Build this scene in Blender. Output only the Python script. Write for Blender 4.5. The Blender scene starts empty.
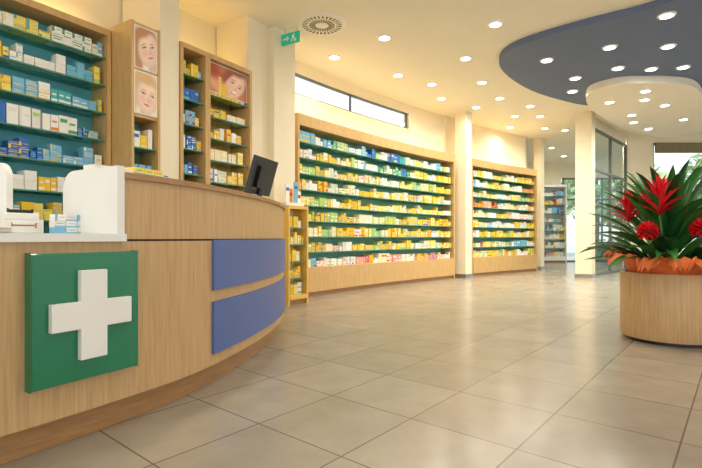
import bpy, math, random
from mathutils import Vector, Matrix
R = random.Random(11)
S = bpy.context.scene
H = 3.55

# ------------------------------------------------------------ materials
def lin(c):
    return tuple(((x/255)/12.92 if x/255 <= .04045 else ((x/255+.055)/1.055)**2.4) for x in c)
def newmat(name):
    m = bpy.data.materials.new(name); m.use_nodes = True
    nt = m.node_tree; b = nt.nodes['Principled BSDF']
    return m, nt, b
def mat(name, c, rough=.5, var=.06, scale=6, metal=0, coat=0, emit=None, es=0):
    m, nt, b = newmat(name); c = lin(c)
    tc = nt.nodes.new('ShaderNodeTexCoord'); n = nt.nodes.new('ShaderNodeTexNoise')
    n.inputs['Scale'].default_value = scale; n.inputs['Detail'].default_value = 3
    nt.links.new(tc.outputs['Object'], n.inputs['Vector'])
    r = nt.nodes.new('ShaderNodeValToRGB')
    r.color_ramp.elements[0].position = .3; r.color_ramp.elements[1].position = .7
    r.color_ramp.elements[0].color = tuple(x*(1-var) for x in c)+(1,)
    r.color_ramp.elements[1].color = tuple(min(1, x*(1+var)) for x in c)+(1,)
    nt.links.new(n.outputs['Fac'], r.inputs['Fac']); nt.links.new(r.outputs['Color'], b.inputs['Base Color'])
    b.inputs['Roughness'].default_value = rough; b.inputs['Metallic'].default_value = metal
    b.inputs['Coat Weight'].default_value = coat
    if emit:
        b.inputs['Emission Color'].default_value = lin(emit)+(1,); b.inputs['Emission Strength'].default_value = es
    return m
def wood(name, c1, c2, sc=(30, 30, 1.2), rough=.42):
    m, nt, b = newmat(name)
    tc = nt.nodes.new('ShaderNodeTexCoord'); mp = nt.nodes.new('ShaderNodeMapping'); mp.inputs['Scale'].default_value = sc
    n = nt.nodes.new('ShaderNodeTexNoise'); n.inputs['Scale'].default_value = 2.5; n.inputs['Detail'].default_value = 7; n.inputs['Roughness'].default_value = .65
    r = nt.nodes.new('ShaderNodeValToRGB')
    r.color_ramp.elements[0].position = .3; r.color_ramp.elements[1].position = .72
    r.color_ramp.elements[0].color = lin(c2)+(1,); r.color_ramp.elements[1].color = lin(c1)+(1,)
    nt.links.new(tc.outputs['Object'], mp.inputs['Vector']); nt.links.new(mp.outputs['Vector'], n.inputs['Vector'])
    nt.links.new(n.outputs['Fac'], r.inputs['Fac']); nt.links.new(r.outputs['Color'], b.inputs['Base Color'])
    b.inputs['Roughness'].default_value = rough
    return m
def attrmat(name, rough=.45, coat=0):
    m, nt, b = newmat(name)
    a = nt.nodes.new('ShaderNodeAttribute'); a.attribute_name = 'Col'
    nt.links.new(a.outputs['Color'], b.inputs['Base Color']); b.inputs['Roughness'].default_value = rough
    b.inputs['Coat Weight'].default_value = coat
    return m
def emis(name, c, s):
    m, nt, b = newmat(name); nt.nodes.remove(b)
    e = nt.nodes.new('ShaderNodeEmission'); e.inputs['Color'].default_value = lin(c)+(1,); e.inputs['Strength'].default_value = s
    nt.links.new(e.outputs[0], nt.nodes['Material Output'].inputs['Surface']); return m
def glassmat(name, tint, fac=.12):
    m, nt, b = newmat(name); nt.nodes.remove(b)
    t = nt.nodes.new('ShaderNodeBsdfTransparent'); t.inputs['Color'].default_value = lin(tint)+(1,)
    g = nt.nodes.new('ShaderNodeBsdfGlossy'); g.inputs['Roughness'].default_value = .05
    mx = nt.nodes.new('ShaderNodeMixShader'); mx.inputs['Fac'].default_value = fac
    nt.links.new(t.outputs[0], mx.inputs[1]); nt.links.new(g.outputs[0], mx.inputs[2])
    nt.links.new(mx.outputs[0], nt.nodes['Material Output'].inputs['Surface']); return m
def face_print(name, bg, layers):
    """flat printed portrait: soft-edged ellipses blended in UV space of the print"""
    m, nt, b = newmat(name); N = nt.nodes; K = nt.links
    uv = N.new('ShaderNodeUVMap'); uv.uv_map = 'UVMap'
    ns = N.new('ShaderNodeTexNoise'); ns.inputs['Scale'].default_value = 5; ns.inputs['Detail'].default_value = 3
    K.new(uv.outputs[0], ns.inputs['Vector'])
    wob = N.new('ShaderNodeVectorMath'); wob.operation = 'MULTIPLY_ADD'
    wob.inputs[1].default_value = (.03, .03, 0); K.new(ns.outputs['Color'], wob.inputs[0]); K.new(uv.outputs[0], wob.inputs[2])
    prev = None
    for (cx, cy, rx, ry, rot, soft, col) in layers:
        mp = N.new('ShaderNodeMapping'); mp.vector_type = 'TEXTURE'
        mp.inputs['Location'].default_value = (cx+.015, cy+.015, 0); mp.inputs['Rotation'].default_value = (0, 0, math.radians(rot)); mp.inputs['Scale'].default_value = (rx, ry, 1)
        K.new(wob.outputs[0], mp.inputs['Vector'])
        sx = N.new('ShaderNodeVectorMath'); sx.operation = 'MULTIPLY'; sx.inputs[1].default_value = (1, 1, 0); K.new(mp.outputs[0], sx.inputs[0])
        ln = N.new('ShaderNodeVectorMath'); ln.operation = 'LENGTH'; K.new(sx.outputs[0], ln.inputs[0])
        mr = N.new('ShaderNodeMapRange'); mr.interpolation_type = 'SMOOTHSTEP'
        mr.inputs['From Min'].default_value = 1+soft; mr.inputs['From Max'].default_value = 1-soft
        K.new(ln.outputs['Value'], mr.inputs['Value'])
        mx = N.new('ShaderNodeMixRGB'); K.new(mr.outputs['Result'], mx.inputs['Fac'])
        if prev: K.new(prev, mx.inputs[1])
        else: mx.inputs[1].default_value = lin(bg)+(1,)
        mx.inputs[2].default_value = lin(col)+(1,); prev = mx.outputs[0]
    K.new(prev, b.inputs['Base Color']); b.inputs['Roughness'].default_value = .4
    return m

M_wall = mat('wall_cream_paint', (244, 233, 204), .75, .02, 2)
M_ceil = mat('ceiling_paint', (246, 239, 220), .8, .015, 2)
M_blue = mat('ceiling_blue_paint', (104, 119, 150), .7, .03, 2)
M_oak = wood('light_oak_veneer', (210, 175, 127), (186, 147, 100))
M_oakd = wood('oak_edge', (184, 142, 94), (156, 113, 69), (3, 3, 30))
M_unit = wood('shelf_maple', (218, 182, 122), (198, 158, 100), (12, 12, 2))
M_yel = wood('yellow_maple', (240, 200, 100), (226, 182, 82), (12, 12, 2))
M_teal = mat('teal_back_panel', (120, 184, 164), .5, .05, 3)
M_tealb = mat('blue_teal_back_panel', (92, 178, 190), .5, .05, 3)
M_glass = glassmat('shelf_glass', (230, 246, 240), .08)
M_edge = mat('glass_edge_green', (78, 142, 124), .25, .08, 20)
M_win = glassmat('window_glass', (240, 246, 246), .05)
M_carton = attrmat('printed_carton', .5)
M_white = mat('white_laminate', (240, 238, 232), .35, .01, 3)
M_green = mat('green_acrylic', (8, 120, 80), .3, .06, 4, coat=.3)
M_panel = mat('blue_lacquer', (84, 105, 165), .45, .04, 3)
M_black = mat('black_plastic', (22, 22, 25), .3, .2, 8)
M_dark = mat('dark_gap', (60, 46, 32), .7, .1, 8)
M_metal = mat('dark_grey_aluminium', (104, 108, 110), .4, .05, 5, metal=.3)
M_steel = mat('satin_steel', (180, 182, 182), .3, .05, 5, metal=.9)
M_leaf = attrmat('leaf', .3, .2)
M_paper = mat('orange_tissue_paper', (238, 122, 58), .6, .2, 9)
M_soil = mat('potting_soil', (60, 42, 30), .9, .4, 30)
M_lamp = emis('downlight_glow', (255, 250, 238), 14)
M_cove = emis('cove_strip', (255, 214, 126), 7)
M_olive = mat('olive_blind', (128, 118, 84), .7, .08, 8)
M_out = mat('outdoor_paving', (196, 194, 188), .8, .1, 2)
M_bark = mat('bark', (96, 78, 60), .9, .3, 12)

def floor_material():
    m, nt, b = newmat('floor_stone_tiles')
    tc = nt.nodes.new('ShaderNodeTexCoord'); mp = nt.nodes.new('ShaderNodeMapping')
    mp.inputs['Rotation'].default_value = (0, 0, math.radians(40)); mp.inputs['Location'].default_value = (.2, .13, 0)
    nt.links.new(tc.outputs['Object'], mp.inputs['Vector'])
    br = nt.nodes.new('ShaderNodeTexBrick'); br.offset = 0; br.squash = 1
    br.inputs['Scale'].default_value = 1; br.inputs['Brick Width'].default_value = .5; br.inputs['Row Height'].default_value = .5
    br.inputs['Mortar Size'].default_value = .004; br.inputs['Mortar Smooth'].default_value = .2; br.inputs['Bias'].default_value = 0
    br.inputs['Color1'].default_value = lin((167, 157, 141))+(1,); br.inputs['Color2'].default_value = lin((157, 147, 132))+(1,)
    br.inputs['Mortar'].default_value = lin((112, 102, 90))+(1,)
    nt.links.new(mp.outputs['Vector'], br.inputs['Vector'])
    n = nt.nodes.new('ShaderNodeTexNoise'); n.inputs['Scale'].default_value = 3.5; n.inputs['Detail'].default_value = 8; n.inputs['Roughness'].default_value = .6
    nt.links.new(tc.outputs['Object'], n.inputs['Vector'])
    r = nt.nodes.new('ShaderNodeValToRGB')
    r.color_ramp.elements[0].position = .3; r.color_ramp.elements[1].position = .7
    r.color_ramp.elements[0].color = (.8, .79, .78, 1); r.color_ramp.elements[1].color = (1, 1, 1, 1)
    nt.links.new(n.outputs['Fac'], r.inputs['Fac'])
    mx = nt.nodes.new('ShaderNodeMixRGB'); mx.blend_type = 'MULTIPLY'; mx.inputs['Fac'].default_value = 1
    nt.links.new(br.outputs['Color'], mx.inputs[1]); nt.links.new(r.outputs['Color'], mx.inputs[2])
    nt.links.new(mx.outputs[0], b.inputs['Base Color'])
    b.inputs['Roughness'].default_value = .22
    bp = nt.nodes.new('ShaderNodeBump'); bp.inputs['Strength'].default_value = .2; bp.inputs['Distance'].default_value = .004; bp.invert = True
    nt.links.new(br.outputs['Fac'], bp.inputs['Height']); nt.links.new(bp.outputs['Normal'], b.inputs['Normal'])
    return m
M_floor = floor_material()

# ------------------------------------------------------------ mesh builder
class MB:
    def __init__(s): s.v = []; s.f = []; s.m = []; s.c = []; s.mats = []
    def mi(s, m):
        if m not in s.mats: s.mats.append(m)
        return s.mats.index(m)
    def face(s, idx, m, col=(1, 1, 1)):
        s.f.append(idx); s.m.append(s.mi(m)); s.c.append(col)
    def quad(s, pts, m, col=(1, 1, 1)):
        b = len(s.v); s.v += [tuple(p) for p in pts]; s.face(tuple(range(b, b+len(pts))), m, col)
    def mbox(s, f, s0, s1, q0, q1, z0, z1, m, n=1, col=(1, 1, 1)):
        b = len(s.v)
        for i in range(n+1):
            t = s0+(s1-s0)*i/n
            for (q, z) in ((q0, z0), (q1, z0), (q1, z1), (q0, z1)):
                x, y = f(t, q); s.v.append((x, y, z))
        for i in range(n):
            a = b+4*i; c = a+4
            for k in range(4):
                k2 = (k+1) % 4
                s.face((a+k, a+k2, c+k2, c+k)[::-1], m, col)
        s.face((b, b+1, b+2, b+3)[::-1], m, col); e = b+4*n
        s.face((e, e+1, e+2, e+3), m, col)
    def tube(s, pts, rads, m, n=10, col=(1, 1, 1), cap=True):
        b = len(s.v); P = [Vector(p) for p in pts]
        for i, p in enumerate(P):
            d = (P[min(i+1, len(P)-1)]-P[max(i-1, 0)]).normalized()
            a = d.orthogonal().normalized() if abs(d.z) < .99 else Vector((1, 0, 0))
            c = d.cross(a).normalized(); a = c.cross(d)
            for k in range(n):
                t = 2*math.pi*k/n; s.v.append(tuple(p+(a*math.cos(t)+c*math.sin(t))*rads[i]))
        for i in range(len(P)-1):
            for k in range(n):
                k2 = (k+1) % n
                s.face((b+i*n+k, b+i*n+k2, b+(i+1)*n+k2, b+(i+1)*n+k), m, col)
        if cap:
            s.face(tuple(b+k for k in range(n))[::-1], m, col)
            s.face(tuple(b+(len(P)-1)*n+k for k in range(n)), m, col)
    def lathe(s, prof, cx, cy, m, n=64, col=(1, 1, 1)):
        b = len(s.v)
        for (r, z) in prof:
            for k in range(n):
                t = 2*math.pi*k/n; s.v.append((cx+r*math.cos(t), cy+r*math.sin(t), z))
        for i in range(len(prof)-1):
            for k in range(n):
                k2 = (k+1) % n
                s.face((b+i*n+k, b+i*n+k2, b+(i+1)*n+k2, b+(i+1)*n+k), m, col)
    def build(s, name, parent=None, org=(0, 0, 0), smooth=False, bevel=0, auto=False):
        me = bpy.data.meshes.new(name); o = Vector(org)
        me.from_pydata([tuple(Vector(v)-o) for v in s.v], [], s.f)
        for m in s.mats: me.materials.append(m)
        me.polygons.foreach_set('material_index', s.m)
        ca = me.color_attributes.new('Col', 'FLOAT_COLOR', 'CORNER')
        buf = []
        for p in me.polygons:
            buf += list(tuple(s.c[p.index])+(1,))*p.loop_total
        ca.data.foreach_set('color', buf)
        if smooth or auto: me.polygons.foreach_set('use_smooth', [True]*len(me.polygons))
        me.update()
        if auto: me.set_sharp_from_angle(angle=math.radians(35))
        ob = bpy.data.objects.new(name, me); S.collection.objects.link(ob)
        if parent: ob.parent = parent
        else: ob.location = o
        if bevel:
            bv = ob.modifiers.new('bevel', 'BEVEL'); bv.width = bevel; bv.segments = 2; bv.limit_method = 'ANGLE'
        return ob
def root(name, loc):
    e = bpy.data.objects.new(name, None); e.empty_display_size = .1; e.location = loc
    S.collection.objects.link(e); return e
def straight(P, a):
    a = math.radians(a); ux, uy = math.sin(a), math.cos(a); mx, my = -math.cos(a), math.sin(a)
    return lambda s, q: (P[0]+ux*s+mx*q, P[1]+uy*s+my*q)
def arc(P, a0, a1, L):
    a0 = math.radians(a0); k = (math.radians(a1)-a0)/L
    def f(s, q):
        a = a0+k*s
        return (P[0]+(math.cos(a0)-math.cos(a))/k-math.cos(a)*q, P[1]+(math.sin(a)-math.sin(a0))/k+math.sin(a)*q)
    return f
XY = lambda s, q: (s, q)
def extr(name, pts, z0, z1, m, parent=None):
    mb = MB(); n = len(pts)
    mb.v = [(x, y, z0) for x, y in pts]+[(x, y, z1) for x, y in pts]
    mb.face(tuple(range(n))[::-1], m); mb.face(tuple(range(n, 2*n)), m)
    for i in range(n):
        j = (i+1) % n; mb.face((i, j, n+j, n+i), m)
    return mb.build(name, parent)
def catmull(P, n=10, closed=False):
    out = []; N = len(P)
    rng = range(N) if closed else range(N-1)
    for i in rng:
        g = (lambda k: P[k % N]) if closed else (lambda k: P[max(0, min(N-1, k))])
        p0, p1, p2, p3 = g(i-1), g(i), g(i+1), g(i+2)
        for j in range(n):
            t = j/n
            out.append(tuple(.5*((2*p1[a])+(-p0[a]+p2[a])*t+(2*p0[a]-5*p1[a]+4*p2[a]-p3[a])*t*t+(-p0[a]+3*p1[a]-3*p2[a]+p3[a])*t**3) for a in (0, 1)))
    if not closed: out.append(tuple(P[-1]))
    return out

# ------------------------------------------------------------ room shell
fL = straight((-2.01, 4.29), 32)           # front plane of left wall units
W1 = 4.49; f1 = arc((-.75, 6.5), 36, 46.6, W1)
W2 = 2.79; f2 = arc((2.65, 10.24), 47, 53, W2)
plan = [(-5.2, -4), (14.98, -4), (14.98, 12.5), (8.0, 12.5), (10.5, 16.86), (6.2, 16.86)]
plan += [f2(W2+.2, .58), f2(W2*.5, .58), f2(-.2, .58)]+[f1(W1*k/8, .58) for k in range(8, -1, -1)]+[fL(2.4, .78), fL(-3.4, .78)]
extr('floor', plan, -.1, 0, M_floor)
extr('ceiling', plan, H, H+.12, M_ceil)
mb = MB(); mb.mbox(XY, -30, 45, -20, 60, -.3, -.125, M_out); mb.build('outdoor_paving')

mb = MB(); mb.mbox(fL, -3.4, 2.4, .66, .8, 0, H, M_wall); mb.build('wall_left')
mb = MB(); Z0, Z1 = 3.06, 3.38
mb.mbox(f1, -.1, W1+.45, .46, .6, 0, Z0, M_wall, 12)
mb.mbox(f1, -.1, .15, .46, .6, Z0, Z1, M_wall, 2)
mb.mbox(f1, 3.5, W1+.45, .46, .6, Z0, Z1, M_wall, 4)
mb.mbox(f1, -.1, W1+.45, .46, .6, Z1, H, M_wall, 12)
mb.build('wall_shelving')
mb = MB()
for x in (.17, 1.83, 3.48): mb.mbox(f1, x-.01, x+.01, .5, .54, Z0, Z1, M_metal)
mb.mbox(f1, .15, 3.5, .48, .54, Z0, Z0+.02, M_metal, 8); mb.mbox(f1, .15, 3.5, .48, .54, Z1-.02, Z1, M_metal, 8)
mb.mbox(f1, .15, 3.5, .505, .515, Z0+.02, Z1-.02, M_win, 8)
mb.build('window_1')
mb = MB(); mb.mbox(f2, -.35, W2+.2, .46, .6, 0, H, M_wall, 8); mb.build('wall_shelving_far')
p = f2(W2+.2, .46)
mb = MB()
def seg(mb, a, b, z0, z1, th, m):
    d = math.degrees(math.atan2(b[0]-a[0], b[1]-a[1])); L = math.hypot(b[0]-a[0], b[1]-a[1])
    mb.mbox(straight(a, d), 0, L, 0, th, z0, z1, m)
seg(mb, p, (6.3, 16.7), 0, H, .12, M_wall); mb.build('wall_passage')
mb = MB(); mb.mbox(XY, 6.2, 7.5, 16.7, 16.85, 0, H, M_wall); mb.build('wall_back')
mb = MB(); mb.mbox(XY, 7.5, 10.5, 16.7, 16.85, 3.0, H, M_wall); mb.build('trim_2')
def glazing(name, a, b, z0, z1, cols, bars=(), fm=M_metal, w=.05):
    mb = MB(); d = math.degrees(math.atan2(b[0]-a[0], b[1]-a[1])); L = math.hypot(b[0]-a[0], b[1]-a[1]); f = straight(a, d)
    mb.mbox(f, 0, L, -.03, .03, z0, z0+w, fm); mb.mbox(f, 0, L, -.03, .03, z1-w, z1, fm)
    for i in range(cols+1):
        x = (L-w)*i/cols; mb.mbox(f, x, x+w, -.03, .03, z0, z1, fm)
    for z in bars: mb.mbox(f, 0, L, -.025, .025, z, z+w, fm)
    mb.mbox(f, w/2, L-w/2, -.005, .005, z0+w/2, z1-w/2, M_win)
    return mb.build(name)
glazing('door_1', (7.56, 16.75), (10.4, 16.75), 0, 2.99, 4, (2.2,))
glazing('window_2', (5.3, 10.3), (7.24, 12.34), 0, 3.3, 2, (2.35,))
mb = MB(); seg(mb, (5.3, 10.3), (7.24, 12.34), 3.3, H, .08, M_wall); mb.build('trim_1')
mb = MB(); mb.mbox(XY, 7.26, 7.95, 12.3, 12.5, 0, H, M_wall); mb.mbox(XY, 7.95, 15, 12.3, 12.5, 3.36, H, M_wall)
mb.mbox(XY, 7.95, 15, 12.3, 12.5, 0, .15, M_wall); mb.build('wall_right')
glazing('window_3', (7.95, 12.4), (14.9, 12.4), .15, 3.36, 5, (), w=.06)
mb = MB(); mb.mbox(XY, 7.97, 14.8, 12.22, 12.28, 3.08, 3.34, M_olive); mb.build('roller_blind')
glazing('window_4', (10.45, 16.7), (7.9, 12.52), 0, 3.0, 3, ())

def column(name, x, y, w, ang, w2=None):
    mb = MB(); a = straight((x, y), ang); w2 = w2 or w
    mb.mbox(a, -w/2, w/2, -w2/2, w2/2, 0, H, M_wall)
    mb.mbox(a, -w/2-.012, w/2+.012, -w2/2-.012, w2/2+.012, 0, .08, M_steel)
    mb.build(name, org=(0, 0, 0))
column('column', 2.43, 10.12, .26, 44)
column('column', 5.08, 10.15, .32, 40)
column('column', 5.12, 12.75, .2, 50)
mb = MB(); mb.mbox(fL, .31, .53, .02, .64, 0, H, M_wall); mb.build('wall_pier')
mb = MB(); mb.mbox(fL, 1.58, 1.95, .1, .64, 0, H, M_wall); mb.mbox(fL, 1.95, 2.37, 0, .64, 0, H, M_wall); mb.build('wall_pier')

# ceiling features
blue = catmull([(3.9, 4.9), (3.35, 5.42), (2.93, 5.73), (2.48, 6.13), (2.22, 6.5), (2.2, 6.95), (2.5, 7.52), (3.17, 8.28), (3.97, 8.88), (4.78, 9.29), (6.3, 9.6), (8.2, 9.8), (10, 9.2), (10.5, 7), (8, 5), (5.5, 4.4)], 8, True)
extr('ceiling_blue_panel', blue, H-.08, H-.002, M_blue)
isl = catmull([(4.66, 7.55), (4.25, 7.7), (4.12, 8.15), (4.6, 9.0), (5.6, 10.1), (6.6, 11.0), (7.9, 11.6), (8.2, 10.6), (7.4, 9.6), (6.5, 8.6), (5.6, 7.7)], 8, True)
extr('ceiling_island_panel', isl, H-.2, H-.082, M_ceil)

cream = [(1.82, 5.9), (-.25, 6.98), (.45, 6.3), (1.72, 7.02), (.78, 7.75), (2.27, 8.1), (1.42, 8.2), (1.75, 9.03), (2.87, 9.03), (2.58, 9.65), (3.63, 10.36), (3.66, 9.57), (4.76, 11.49), (4.18, 10.36), (3.87, 11.4), (5.35, 11.7), (.3, 4.2), (-.9, 3.2), (1.5, 3.4), (-1.6, 1.6), (.2, 1.5), (2.2, 1.8), (3.2, 3.3), (6, 14), (7, 12.6), (7, 15.4)]  # rows nearest the camera are out of view, added to light the room
blu = [(3.71, 5.5), (3.55, 6.42), (4.33, 6.39), (2.88, 6.89), (3.67, 7.66), (4.11, 7.21), (4.65, 7.25), (5.09, 7.17), (3.95, 8.35), (5.6, 5.8), (7, 7)]
isll = [(5.0, 7.95), (4.75, 8.6), (5.3, 8.45), (5.9, 8.8), (5.7, 9.5), (7.0, 9.85), (6.1, 10.1), (6.8, 10.7)]
mb = MB(); lights = []
for lst, z in ((cream, H), (blu, H-.08), (isll, H-.2)):
    for (x, y) in lst:
        mb.lathe([(.05, z-.014), (.095, z-.012), (.1, z-.001)], x, y, M_white, 24)
        b = len(mb.v); mb.v += [(x+.07*math.cos(t*math.pi/12), y+.07*math.sin(t*math.pi/12), z-.0145) for t in range(24)]
        mb.face(tuple(range(b, b+24))[::-1], M_lamp); lights.append((x, y, z-.03))
dl = mb.build('ceiling_downlights')
for i, (x, y, z) in enumerate(lights):
    L = bpy.data.lights.new('downlight_bulb', 'SPOT'); L.energy = 68; L.color = (1, .93, .8); L.spot_size = math.radians(165); L.spot_blend = 1; L.shadow_soft_size = .07
    o = bpy.data.objects.new('downlight_bulb_%d' % i, L); o.location = (x, y, z); S.collection.objects.link(o); o.parent = dl

# round air diffuser
cx, cy = -.366, 5.9
mb = MB(); mb.lathe([(.001, H-.03), (.06, H-.03), (.065, H-.022), (.26, H-.022), (.29, H-.012), (.3, H-.001)], cx, cy, M_white, 48)
for k in range(28):
    a = 2*math.pi*k/28; da = .06
    for r0, r1 in ((.085, .165), (.18, .25)):
        a2 = a+(.11 if r0 > .1 else 0)
        d = da*.12/r0*1.1
        pts = [(cx+r*math.cos(t), cy+r*math.sin(t), H-.0235) for r, t in ((r0, a2-d*1.1), (r1, a2-da*1.2), (r1, a2+da*1.2), (r0, a2+d*1.1))]
        mb.quad(pts[::-1], M_black)
mb.build('air_diffuser')

# hanging exit sign
def exit_sign(a, b, z0, z1):
    r = root('exit_sign', (a[0], a[1], H)); d = math.degrees(math.atan2(b[0]-a[0], b[1]-a[1])); L = math.hypot(b[0]-a[0], b[1]-a[1]); f = straight(a, d)
    mb = MB(); mb.mbox(f, 0, L, -.012, .012, z0, z1, mat('sign_green', (20, 160, 130), .4, .03, 5, emit=(20, 170, 130), es=.4))
    hh = z1-z0
    for q in (-.0135, .0125):
        mb.mbox(f, L*.1, L*.36, q, q+.001, z0+hh*.42, z0+hh*.58, M_white)
        mb.quad([f(L*.3, q)+(z0+hh*.75,), f(L*.3, q)+(z0+hh*.25,), f(L*.46, q)+(z0+hh*.5,)], M_white)
        mb.mbox(f, L*.66, L*.72, q, q+.001, z0+hh*.72, z0+hh*.86, M_white)
        mb.mbox(f, L*.6, L*.74, q, q+.001, z0+hh*.4, z0+hh*.7, M_white)
        mb.mbox(f, L*.54, L*.62, q, q+.001, z0+hh*.12, z0+hh*.4, M_white)
        mb.mbox(f, L*.72, L*.84, q, q+.001, z0+hh*.14, z0+hh*.4, M_white)
    mb.build('sign_plate', r, r.location)
    mb = MB()
    for s in (.15*L, .85*L):
        x, y = f(s, 0); mb.tube([(x, y, z1), (x, y, H)], [.004, .004], M_steel, 6)
    mb.build('rods', r, r.location)
exit_sign((-.89, 6.05), (-.65, 5.91), 3.33, 3.47)

# ------------------------------------------------------------ products
C = dict(y=(244, 204, 48), y2=(248, 224, 108), w=(246, 245, 238), w2=(234, 234, 226), g=(80, 168, 108), t=(70, 180, 184), b=(44, 112, 192), lb=(126, 192, 226), r=(208, 58, 46), o=(238, 144, 60), pk=(230, 160, 160), lg=(180, 212, 116), n=(46, 70, 136), cr=(244, 231, 190))
C = {k: lin(v) for k, v in C.items()}
def pal(s): return s.split()
YEL = pal('y y y y y2 y2 w w w2 cr cr y lg w2 y')
BLU = pal('w w w2 w2 lb b lb t w b w w y2 lb y')
BLY = pal('w y2 y y lb t w y w2 y2 y lb b')
TOP = pal('w y y2 w lb g t w w2 y lg w b')
MIX = pal('w w w2 cr y2 y r o w lb lg pk y w cr')
SEC = ['w', 'b', 'g', 'r', 'o', 'lb', 't', 'w', 'y', 'lg', 'w2', 'y2', 'w']
def carton(mb, f, s, w, q, d, z, h, c, c2):
    mb.mbox(f, s, s+w, q, q+d, z, z+h, M_carton, 1, C[c])
    e = -.0012; st = R.random()
    def patch(a, b, lo, hi, col):
        mb.quad([f(s+w*a, q+e)+(z+h*lo,), f(s+w*b, q+e)+(z+h*lo,), f(s+w*b, q+e)+(z+h*hi,), f(s+w*a, q+e)+(z+h*hi,)], M_carton, C[col])
    if st < .4: patch(0, 1, .08, .26, c2); patch(.15, .8, .55, .66, c2)
    elif st < .65: patch(.0, .25, 0, 1, c2); patch(.4, .9, .5, .62, c2)
    elif st < .85: patch(.12, .88, .62, .82, c2)
def fill(mb, f, s0, s1, q, z, hmax, palette, dmax=.14, dens=1.0, wr=(.04, .095)):
    s = s0
    while s < s1-.04:
        if R.random() > dens: s += R.uniform(.03, .12); continue
        w = R.uniform(*wr); c = R.choice(palette); c2 = R.choice(SEC)
        if c2 == c: c2 = 'w'
        n = R.randint(1, 4); h = R.uniform(.45, .9)*hmax
        st = R.random() < .4
        if st: h = R.uniform(.03, .05)
        for k in range(n):
            if s+w > s1: break
            cnt = R.randint(2, max(2, int(hmax*.9/h))) if st else 1
            qq = q+R.uniform(0, .02)
            for j in range(cnt): carton(mb, f, s+R.uniform(0, .003), w-.004, qq+R.uniform(0, .004), R.uniform(.08, dmax), z+j*h, h-.001, c, c2)
            s += w
        s += R.uniform(0, .012)

def unit(name, f, s0, s1, q0, q1, z0, z1, zs, palf, back, frame=M_unit, head=.12, side=.035, n=8, plinth=True, dens=1.0, hfrac=.8):
    x, y = f((s0+s1)/2, (q0+q1)/2); r = root(name, (x, y, 0)); o = r.location
    mb = MB()
    mb.mbox(f, s0, s0+side, q0, q1, 0 if plinth else z0, z1, frame)
    mb.mbox(f, s1-side, s1, q0, q1, 0 if plinth else z0, z1, frame)
    mb.mbox(f, s0+side, s1-side, q0, q1, z1-head, z1, frame, n)
    mb.mbox(f, s0+side, s1-side, q0-.01, q1, .07 if plinth else z0-.04, z0, frame, n)
    if plinth: mb.mbox(f, s0+side, s1-side, q0+.03, q1, 0, .07, M_oakd, n)
    mb.build('frame', r, o)
    mb = MB(); mb.mbox(f, s0+side, s1-side, q1-.02, q1-.002, z0, z1-head, back, n); mb.build('back_panel', r, o)
    mb = MB()
    for z in zs:
        mb.mbox(f, s0+side, s1-side, q0+.035, q1-.02, z-.01, z, M_glass, n)
        mb.mbox(f, s0+side, s1-side, q0+.025, q0+.035, z-.011, z+.001, M_edge, n)
    mb.build('glass_shelves', r, o)
    mb = MB(); lev = [z0]+list(zs)
    for i, z in enumerate(lev):
        top = lev[i+1] if i+1 < len(lev) else z1-head
        fill(mb, f, s0+side+.01, s1-side-.01, q0+.04, z+.002, (top-z)*hfrac, palf(i), dens=dens)
    mb.build('medicine_boxes', r, o)
    return r

def lvl(a, b, n): return [a+(b-a)*i/n for i in range(1, n)]
def p1(i): return MIX if i < 1 else (TOP if i > 6 else YEL)
unit('shelving_unit', f1, .02, W1-.03, 0, .36, .42, 2.6, lvl(.42, 2.44, 9), p1, M_teal, n=12, head=.16)
unit('shelving_unit', f2, .0, W2, 0, .36, .42, 2.6, lvl(.42, 2.44, 9), lambda i: MIX if i % 2 else YEL, M_teal, n=8, head=.16)
unit('shelving_unit', straight((6.62, 16.2), 90), 0, .85, 0, .4, .2, 2.7, lvl(.2, 2.6, 8), lambda i: BLU if i % 2 else MIX, M_white, M_white, n=1, head=.08)
zsA = [1.0, 1.25, 1.51, 1.77, 2.03, 2.29, 2.55]
unit('shelving_unit', fL, -1.95, -.01, .31, .6, .75, 2.82, zsA, lambda i: BLY if i > 4 else BLU, M_tealb, n=1, head=.06, hfrac=.74)
unit('shelving_unit', fL, .54, .885, 0, .36, .75, 2.85, lvl(.75, 2.8, 8), lambda i: BLY, M_teal, n=1, head=.05, side=.03, hfrac=.65)
unit('shelving_unit', fL, .886, 1.555, 0, .36, .75, 2.85, lvl(.75, 2.42, 7)+[2.42], lambda i: YEL, M_unit, n=1, head=.05, hfrac=.7)

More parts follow.
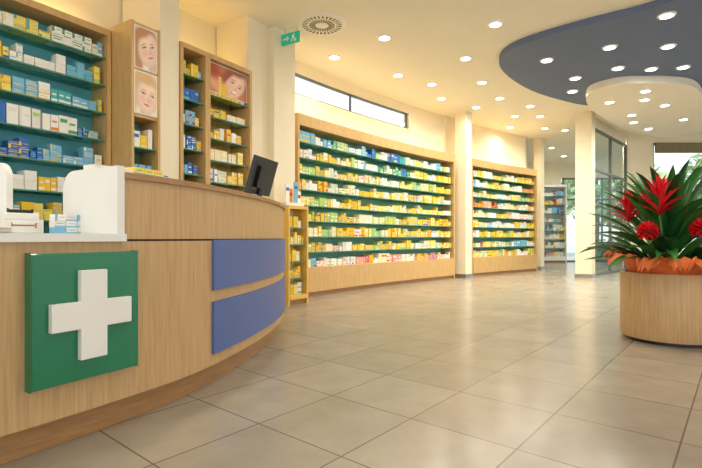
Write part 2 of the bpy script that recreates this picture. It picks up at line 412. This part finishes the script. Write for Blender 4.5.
# poster tower between units
def poster(name, f, s0, s1, q, z0, z1, m):
    r = root(name, f((s0+s1)/2, q)+((z0+z1)/2,)); mb = MB()
    mb.mbox(f, s0, s1, q-.012, q, z0, z1, M_white)
    e = .0132
    mb.quad([f(s0+.01, q-e)+(z0+.01,), f(s1-.01, q-e)+(z0+.01,), f(s1-.01, q-e)+(z1-.01,), f(s0+.01, q-e)+(z1-.01,)], m)
    ob = mb.build('print', r, r.location)
    uv = ob.data.uv_layers.new(name='UVMap'); p = ob.data.polygons[-1]
    for li, c in zip(p.loop_indices, ((0, 0), (1, 0), (1, 1), (0, 1))): uv.data[li].uv = c
def portrait(cx, cy, k, hair, asp, rot, skin=(246, 216, 194)):
    a = asp; A = math.radians(rot)
    L = []
    def E(x, y, rx, ry, soft, col, rr=0):
        X = x*math.cos(A)-y*math.sin(A); Y = x*math.sin(A)+y*math.cos(A)
        L.append((cx+X*k*a, cy+Y*k, rx*k*a, ry*k, rot+rr, soft, col))
    dk = tuple(int(c*.9) for c in skin); hl = tuple(min(255, int(c*1.04)) for c in skin)
    E(-.1, .35, 1.0, 1.15, .25, hair); E(-.85, -.5, .3, 1.0, .4, hair)
    E(.1, -1.3, .34, .8, .25, dk); E(.1, -2.1, 1.5, .6, .25, skin)
    E(.05, 0, .74, 1.02, .12, dk); E(.1, .02, .66, .96, .3, skin); E(.15, .45, .4, .35, .8, hl)
    E(-.22, -.22, .2, .18, .9, (242, 196, 176)); E(.42, -.22, .16, .18, .9, (242, 196, 176))
    for x0, w in ((-.2, .19), (.42, .15)):
        E(x0, .33, w, .025, .6, tuple(int(c*.85) for c in hair), -6 if x0 > 0 else 6)
        E(x0, .16, w, .08, .9, (222, 178, 154)); E(x0, .14, w*.7, .04, .5, (150, 116, 100)); E(x0, .14, .05, .045, .4, (84, 66, 60))
    E(.22, -.05, .04, .24, .9, (226, 186, 164)); E(.16, -.24, .11, .035, .8, (214, 164, 142))
    E(.12, -.5, .2, .065, .5, (214, 118, 112))
    E(-.2, 1.0, .75, .3, .5, hair)
    return L
x, y = fL(.15, .15)
r = root('poster_display_tower', (x, y, 0)); mb = MB()
mb.mbox(fL, 0, .025, 0, .62, 0, 2.86, M_unit); mb.mbox(fL, .275, .3, 0, .62, 0, 2.86, M_unit)
mb.mbox(fL, .025, .275, .02, .6, 1.98, 2.86, M_unit); mb.mbox(fL, .025, .275, .0, .6, .05, .8, M_unit)
mb.mbox(fL, .025, .275, .3, .6, .8, 1.98, M_teal)
for z in (1.1, 1.4, 1.7): mb.mbox(fL, .025, .275, .02, .3, z-.012, z, M_edge)
mb.build('carcass', r, r.location)
mb = MB()
for z in (.8, 1.1, 1.4, 1.7): fill(mb, fL, .035, .27, .04, z+.002, .22, BLU)
mb.build('medicine_boxes', r, r.location)
poster('portrait_poster', fL, .028, .272, .019, 2.43, 2.83, face_print('portrait_print_a', (248, 236, 222), portrait(.56, .5, .4, (196, 142, 100), 1.6, 16)))
poster('portrait_poster', fL, .028, .272, .019, 2.01, 2.41, face_print('portrait_print_b', (246, 234, 218), portrait(.5, .44, .42, (226, 184, 136), 1.6, -8)))
poster('portrait_poster', fL, .925, 1.515, .06, 2.46, 2.79, face_print('portrait_print_c', (214, 128, 100), portrait(.66, .45, .56, (166, 88, 62), .6, -22, (246, 204, 180))+[(.22, .3, .2, .5, 30, .5, (238, 170, 140)), (.1, .8, .2, .3, 10, .6, (180, 84, 62))]))

# cove strips on top of units
mb = MB()
mb.mbox(fL, .6, 1.55, .42, .5, 2.87, 2.89, M_cove); mb.mbox(fL, -1.9, -.1, .5, .6, 2.84, 2.86, M_cove)
mb.mbox(f1, .1, W1-.1, .25, .32, 2.61, 2.63, M_cove, 8); mb.mbox(f2, .05, W2-.1, .25, .32, 2.61, 2.63, M_cove, 8)
mb.build('cove_light_strips')

# ------------------------------------------------------------ counter
CP = catmull([(-2.25, .2), (-1.95, .66), (-1.6, 1.18), (-1.27, 1.69), (-1.017, 2.106), (-.82, 2.53), (-.675, 3.15), (-.61, 3.75), (-.62, 4.25), (-.69, 4.66), (-.9, 4.98), (-1.18, 5.08)], 10)
cum = [0]
for a, b in zip(CP, CP[1:]): cum.append(cum[-1]+math.hypot(b[0]-a[0], b[1]-a[1]))
def fc(s, q):
    s = max(0, min(cum[-1]-1e-6, s)); i = 0
    while cum[i+1] < s: i += 1
    t = (s-cum[i])/(cum[i+1]-cum[i]); a, b = CP[i], CP[i+1]
    def tan(j):
        p, n2 = CP[max(0, j-1)], CP[min(len(CP)-1, j+1)]; d = Vector((n2[0]-p[0], n2[1]-p[1])).normalized(); return d
    d = (tan(i)*(1-t)+tan(i+1)*t).normalized()
    return (a[0]+(b[0]-a[0])*t-d.y*q, a[1]+(b[1]-a[1])*t+d.x*q)
def s_near(p): return cum[min(range(len(CP)), key=lambda i: (CP[i][0]-p[0])**2+(CP[i][1]-p[1])**2)]
E = cum[-1]; sD = s_near((-1.017, 2.106)); sB = s_near((-.79, 2.65)); sE = s_near((-.72, 4.75))
r = root('service_counter', (-1.0, 2.6, 0)); o = r.location
mb = MB()
mb.mbox(fc, 0, E, .07, .4, 0, .14, M_oakd, 70)
mb.build('plinth', r, o, auto=True)
mb = MB()
mb.mbox(fc, 0, E, 0, .42, .13, .835, M_oak, 80)
mb.mbox(fc, sD, E, .008, .42, .835, .845, M_dark, 60)
mb.mbox(fc, sD, E, 0, .42, .845, 1.118, M_oak, 60)
mb.build('body', r, o, auto=True)
mb = MB(); mb.mbox(fc, sD-.01, E, -.015, .45, 1.118, 1.145, M_oakd, 60); mb.build('countertop', r, o, auto=True)
mb = MB(); mb.mbox(fc, 0, sD-.005, -.02, .62, .835, .868, M_white, 40); mb.build('desk_top', r, o, auto=True)
mb = MB()
mb.mbox(fc, sB, sE, -.016, .002, .555, .84, M_panel, 50); mb.mbox(fc, sB, sE, -.016, .002, .195, .49, M_panel, 50)
mb.build('blue_panels', r, o, auto=True)
def screen(mb, a, ang, L, z0, z1, th=.035, rad=.09):
    f = straight(a, ang); pts = [(0, z0), (0, z1)]
    pts += [(L-rad+rad*math.sin(t*math.pi/16), z1-rad+rad*math.cos(t*math.pi/16)) for t in range(9)]+[(L, z0)]
    n = len(pts); b = len(mb.v)
    mb.v += [f(s, 0)+(z,) for s, z in pts]+[f(s, th)+(z,) for s, z in pts]
    mb.face(tuple(range(b, b+n)), M_white); mb.face(tuple(range(b+n, b+2*n))[::-1], M_white)
    for i in range(n):
        j = (i+1) % n; mb.face((b+i, b+n+i, b+n+j, b+j), M_white)
mb = MB()
x, y = fc(sD-.01, -.012)
screen(mb, (x, y), -60, .43, .868, 1.17)
screen(mb, (-1.9, 2.3), 110, .3, .868, 1.21, th=.03, rad=.07)
mb.build('end_screens', r, o)
mb = MB(); seg(mb, (-1.42, 1.95), (-2.4, 2.3), .835, .866, .45, M_white); seg(mb, (-1.5, 2.05), (-2.3, 2.33), 0, .835, .3, M_white); mb.build('desk_return', r, o)

# pharmacy cross sign
r = root('pharmacy_cross_sign', (-1.1, 1.95, .53)); fS = straight((-1.066, 1.94), 31)
mb = MB(); mb.mbox(fS, -.238, .2, 0, .05, .275, .79, M_green); mb.build('plate', r, r.location, bevel=.004)
mb = MB(); c = -.012; a = .055; hw = .165; hz = .18; zc = .54
out = [(-a, -hz), (a, -hz), (a, -a), (hw, -a), (hw, a), (a, a), (a, hz), (-a, hz), (-a, a), (-hw, a), (-hw, -a), (-a, -a)]
n = 12
mb.v = [fS(c+s, -.028)+(zc+z,) for s, z in out]+[fS(c+s, 0)+(zc+z,) for s, z in out]
mb.face(tuple(range(n)), M_white); mb.face(tuple(range(n, 2*n))[::-1], M_white)
for i in range(n):
    j = (i+1) % n; mb.face((i, n+i, n+j, j), M_white)
mb.build('cross', r, r.location, bevel=.003)

# desk things
r = root('paper_stack', (-1.45, 1.8, .868)); mb = MB()
for i in range(9):
    g = straight((-1.42+R.uniform(-.01, .01), 1.66+R.uniform(-.01, .01)), 25+R.uniform(-4, 4)); mb.mbox(g, 0, .21, -.0, .28, .869+i*.003, .8715+i*.003, M_white)
mb.build('sheets', r, r.location)
r = root('label_printer', (-1.6, 2.2, .868)); mb = MB(); f = straight((-1.53, 2.06), 32)
mb.mbox(f, 0, .16, 0, .2, .87, .93, M_white); mb.mbox(f, .01, .15, .02, .2, .93, .965, M_white); mb.mbox(f, .03, .13, -.003, .03, .9, .915, M_oakd); mb.mbox(f, .03, .13, .03, .04, .965, .98, M_black)
mb.build('casing', r, r.location, bevel=.006)
r = root('medicine_box_stack', (-1.3, 2.1, .868)); mb = MB(); f = straight((-1.34, 2.12), 40)
for i in range(3):
    for j in range(3): carton(mb, f, j*.047, .045, R.uniform(0, .01), .07, .869+i*.03, .029, R.choice(['w', 'lb', 'w2', 'w', 'w']), 'lb')
mb.build('cartons', r, r.location)
r = root('medicine_box_stack', fc(sD+.3, .3)+(1.145,)); mb = MB()
fill(mb, lambda s, q: fc(sD+s, q), .04, .62, .28, 1.146, .085, pal('w w w2 lb y2 w'), .1)
mb.build('cartons', r, r.location)

# POS monitor
r = root('pos_monitor', (-.85, 3.95, 1.145))
wv = Vector((.12, .38, 0)).normalized(); nv = Vector((wv.y, -wv.x, 0)); upv = (nv*.3+Vector((0, 0, 1))).normalized(); bn = wv.cross(upv).normalized()
base = Vector((-.86, 3.76, 1.22))
def obox(mb, org, A, B, Cc, m):
    p = [org, org+A, org+A+B, org+B]; q = [v+Cc for v in p]; b = len(mb.v); mb.v += [tuple(v) for v in p+q]
    for fcs in ((3, 2, 1, 0), (4, 5, 6, 7), (0, 1, 5, 4), (1, 2, 6, 5), (2, 3, 7, 6), (3, 0, 4, 7)): mb.face(tuple(b+i for i in fcs), m)
mb = MB(); obox(mb, base, wv*.38, upv*.31, bn*.03, M_black)
obox(mb, base+wv*.08+upv*.06+bn*.03, wv*.22, upv*.18, bn*.025, M_black)
obox(mb, base+wv*.015+upv*.02-bn*.001, wv*.35, upv*.27, -bn*.001, mat('screen_glass', (40, 48, 58), .1, .1, 4))
mb.build('display', r, r.location, bevel=.006)
mb = MB(); c0 = base+wv*.19+upv*.1+bn*.03
mb.tube([tuple(c0), (c0.x-.02, c0.y, 1.2), (c0.x-.04, c0.y, 1.155)], [.022, .022, .025], M_black, 12)
mb.lathe([(0.001, 1.16), (.08, 1.158), (.09, 1.146), (.001, 1.146)], c0.x-.04, c0.y, M_black, 24)
mb.build('stand', r, r.location)
r = root('card_terminal', (-.98, 3.5, 1.145)); mb = MB(); f = straight((-1.0, 3.55), 10)
mb.mbox(f, 0, .16, 0, .08, 1.147, 1.17, M_black); mb.mbox(f, .09, .15, .01, .07, 1.17, 1.19, M_black); mb.build('casing', r, r.location, bevel=.004)

# yellow display stand + leaflets
fY = straight((-.78, 5.85), 38)
unit('display_stand', fY, 0, .36, 0, .3, .12, 1.26, lvl(.12, 1.2, 5), lambda i: YEL, M_yel, M_yel, n=1, head=.04, side=.025)
r = root('leaflet_holder', fY(.15, .1)+(1.26,)); mb = MB()
for i, (c, z1) in enumerate((('w', 1.52), ('o', 1.46), ('lb', 1.55), ('w', 1.44))):
    mb.mbox(fY, .01+i*.075, .075+i*.075, .06+.02*(i % 2), .075+.02*(i % 2), 1.27, z1+.02, M_carton, 1, C[c])
    mb.mbox(fY, .015+i*.075, .07+i*.075, .058+.02*(i % 2), .06+.02*(i % 2), z1-.07, z1-.03, M_carton, 1, C['r' if i % 2 else 'b'])
mb.mbox(fY, 0, .32, .04, .2, 1.261, 1.3, M_white)
mb.build('leaflets', r, r.location)

# ------------------------------------------------------------ plant
px_, py_ = 2.68, 3.94
r = root('potted_bromeliad', (px_, py_, 0)); o = r.location
mb = MB()
mb.lathe([(.001, .0), (.33, .0), (.33, .03)], px_, py_, M_black, 72)
mb.lathe([(.33, .03), (.358, .03), (.362, .04), (.362, .555), (.355, .565), (.33, .565), (.325, .5)], px_, py_, M_oak, 72)
mb.lathe([(.33, .5), (.15, .52), (.001, .52)], px_, py_, M_soil, 48)
mb.build('planter', r, o, auto=True)
def leaf(mb, base, az, L, el, droop, w, c1, c2, n=9, fold=.25):
    p = Vector(base); d2 = Vector((math.cos(az), math.sin(az), 0)); side = Vector((-d2.y, d2.x, 0)); b = len(mb.v); tw = R.uniform(-.35, .35)
    for i in range(n+1):
        t = i/n; e = el-droop*t**1.3; dr = d2*math.cos(e)+Vector((0, 0, 1))*math.sin(e)
        if i: p = p+dr*(L/n)
        nn = -d2*math.sin(e)+Vector((0, 0, 1))*math.cos(e); sd = (side*math.cos(tw*t)+nn*math.sin(tw*t))
        ww = w*(min(1, .35+1.6*t))*(max(0, 1-t**2.4))**.9+.0015
        for k in (-1, -.5, 0, .5, 1):
            mb.v.append(tuple(p+sd*ww*k*.5+nn*abs(k)*ww*fold))
    for i in range(n):
        for k in range(4):
            a = b+i*5+k; t = i/n
            cc = tuple(c1[j]*(1-t)+c2[j]*t for j in range(3))
            if k in (1, 2): cc = tuple(min(1, x*1.3) for x in cc)
            mb.face((a, a+1, a+6, a+5), M_leaf, cc)
G = [lin(c) for c in ((30, 84, 36), (40, 104, 44), (24, 68, 34), (56, 120, 52), (68, 130, 58))]
mb = MB(); NL = 92
for i in range(NL):
    lay = (i+.5)/NL; az = i*2.39996
    rr = .15*(1-lay)+.04
    el = math.radians(20+62*lay+R.uniform(-8, 8))
    leaf(mb, (px_-.02+rr*math.cos(az), py_+rr*math.sin(az), .62+.27*lay), az+R.uniform(-.35, .35), R.uniform(.44, .56)+.17*lay, el, R.uniform(.35, 1.05), R.uniform(.1, .14), R.choice(G), R.choice(G))
mb.build('leaves', r, o, smooth=True)
RD = [lin(c) for c in ((214, 24, 40), (232, 44, 52), (190, 14, 36))]
mb = MB()
for (cx, cy, cz, ln) in ((px_-.24, py_-.24, 1.03, .25), (px_-.36, py_-.02, .98, .18)):
    mb.tube([(px_+(cx-px_)*.4, py_+(cy-py_)*.4, .6), (cx, cy, cz)], [.012, .01], M_leaf, 8, G[1])
    for i in range(26):
        az = i*2.4; t = i/26
        leaf(mb, (cx, cy, cz+.14*t), az, ln*(1-.2*t), math.radians(30+55*t), .2, .055, RD[i % 3], RD[0], 6, .3)
for (dx, dy, z) in ((-.03, -.4, .92), (.1, -.34, 1.03), (-.36, -.28, .9)):
    x, y = px_+dx, py_+dy
    mb.tube([(px_+dx*.4, py_+dy*.4, .6), (x, y, z-.02)], [.01, .008], M_leaf, 8, G[1])
    for i in range(80):
        ph = math.acos(1-1.9*(i+.5)/80); az = i*2.4
        leaf(mb, (x+.03*math.cos(az)*math.sin(ph), y+.03*math.sin(az)*math.sin(ph), z+.03*math.cos(ph)), az, .06, math.pi/2-ph, -.2, .038, RD[i % 3], RD[1], 4, .3)
mb.build('red_flowers', r, o, smooth=True)
# orange tissue collar: crumpled pointed sheets
mb = MB()
for i in range(12):
    a0 = 2*math.pi*i/12+R.uniform(-.1, .1); wd = R.uniform(.38, .5); ln = R.uniform(.17, .24); up = R.uniform(.0, .14); b = len(mb.v); nu, nv2 = 14, 8
    for j in range(nv2):
        t = j/(nv2-1)
        for k in range(nu+1):
            u = k/nu*2-1
            a = a0+u*wd*(1-.75*t**1.6)
            rad = .3+ln*t*(1-.25*abs(u))+.016*math.sin(u*9+i)*t
            z = .545+.17*math.sin(min(1, t*1.7)*math.pi/2)+up*t-.15*t*t+.022*math.sin(u*11+i*2+t*3)*t+.004*(i % 3)
            mb.v.append((px_+rad*math.cos(a), py_+rad*math.sin(a), z))
    for j in range(nv2-1):
        for k in range(nu):
            q = b+j*(nu+1)+k; mb.face((q, q+1, q+nu+2, q+nu+1), M_paper)
mb.build('tissue_wrap', r, o, smooth=True)

# ------------------------------------------------------------ outdoor trees
def tree(x, y, h, rad):
    r = root('street_tree', (x, y, -.12)); mb = MB()
    mb.tube([(x, y, -.12), (x+.1, y, h*.5), (x, y+.1, h*.8)], [.16, .12, .06], M_bark, 10)
    GG = [lin(c) for c in ((138, 166, 104), (166, 190, 126), (114, 144, 88), (188, 206, 150))]
    for i in range(600):
        u = R.uniform(-1, 1); a = R.uniform(0, 6.28); q = R.uniform(.35, 1)**.5; s = math.sqrt(1-u*u)
        p = Vector((x+rad*q*s*math.cos(a), y+rad*q*s*math.sin(a), h*.62+h*.38*q*u)); sz = R.uniform(.14, .3)
        e1 = Vector((R.uniform(-1, 1), R.uniform(-1, 1), R.uniform(-1, 1))).normalized()*sz; e2 = e1.orthogonal().normalized()*sz*.6
        mb.quad([p-e1, p-e2, p+e1, p+e2], M_leaf, R.choice(GG))
    mb.build('tree', r, r.location)
for t in ((12.2, 20.5, 4.6, 1.4), (15.5, 19.5, 4.8, 1.5), (13.6, 26, 6, 2.0), (20, 24, 6, 2.2), (10.6, 25, 5.5, 1.6)): tree(*t)
mb = MB()
GG = [lin(c) for c in ((104, 142, 82), (128, 164, 98), (90, 124, 72))]
mb.mbox(XY, 9.5, 22, 17.75, 18.2, -.12, .7, M_leaf, 1, GG[2])
for i in range(3500):
    p = Vector((R.uniform(9.4, 22.1), R.choice((R.uniform(17.7, 17.8), R.uniform(17.7, 18.3))), R.uniform(0, .8)))
    e1 = Vector((R.uniform(-1, 1), R.uniform(-1, 1), R.uniform(-1, 1))).normalized()*.07; e2 = e1.orthogonal()*.6
    mb.quad([p-e1, p-e2, p+e1, p+e2], M_leaf, R.choice(GG))
mb.build('hedge')

# ------------------------------------------------------------ sun, world, camera
sl = bpy.data.lights.new('sun', 'SUN'); sl.energy = 2.6; sl.angle = math.radians(3); sl.color = (1, .96, .88)
so = bpy.data.objects.new('sun', sl); so.rotation_euler = (math.radians(28), 0, math.radians(-12)); so.location = (0, -5, 12); S.collection.objects.link(so)
w = bpy.data.worlds.new('World'); S.world = w; w.use_nodes = True
nt = w.node_tree; bg = nt.nodes['Background']
tc = nt.nodes.new('ShaderNodeTexCoord'); sp = nt.nodes.new('ShaderNodeSeparateXYZ'); rp = nt.nodes.new('ShaderNodeValToRGB')
rp.color_ramp.elements[0].position = .0; rp.color_ramp.elements[0].color = (.97, .95, .91, 1)
rp.color_ramp.elements[1].position = .6; rp.color_ramp.elements[1].color = (.84, .91, 1, 1)
nt.links.new(tc.outputs['Generated'], sp.inputs[0]); nt.links.new(sp.outputs['Z'], rp.inputs['Fac']); nt.links.new(rp.outputs['Color'], bg.inputs['Color'])
bg.inputs['Strength'].default_value = 1.75
S.view_settings.view_transform = 'Standard'
cam = bpy.data.cameras.new('camera'); cam.lens = 24; cam.sensor_width = 36; cam.shift_y = 4/702; cam.clip_end = 200
co = bpy.data.objects.new('camera', cam); co.location = (0, 0, .85); co.rotation_euler = (math.pi/2, 0, 0); S.collection.objects.link(co); S.camera = co
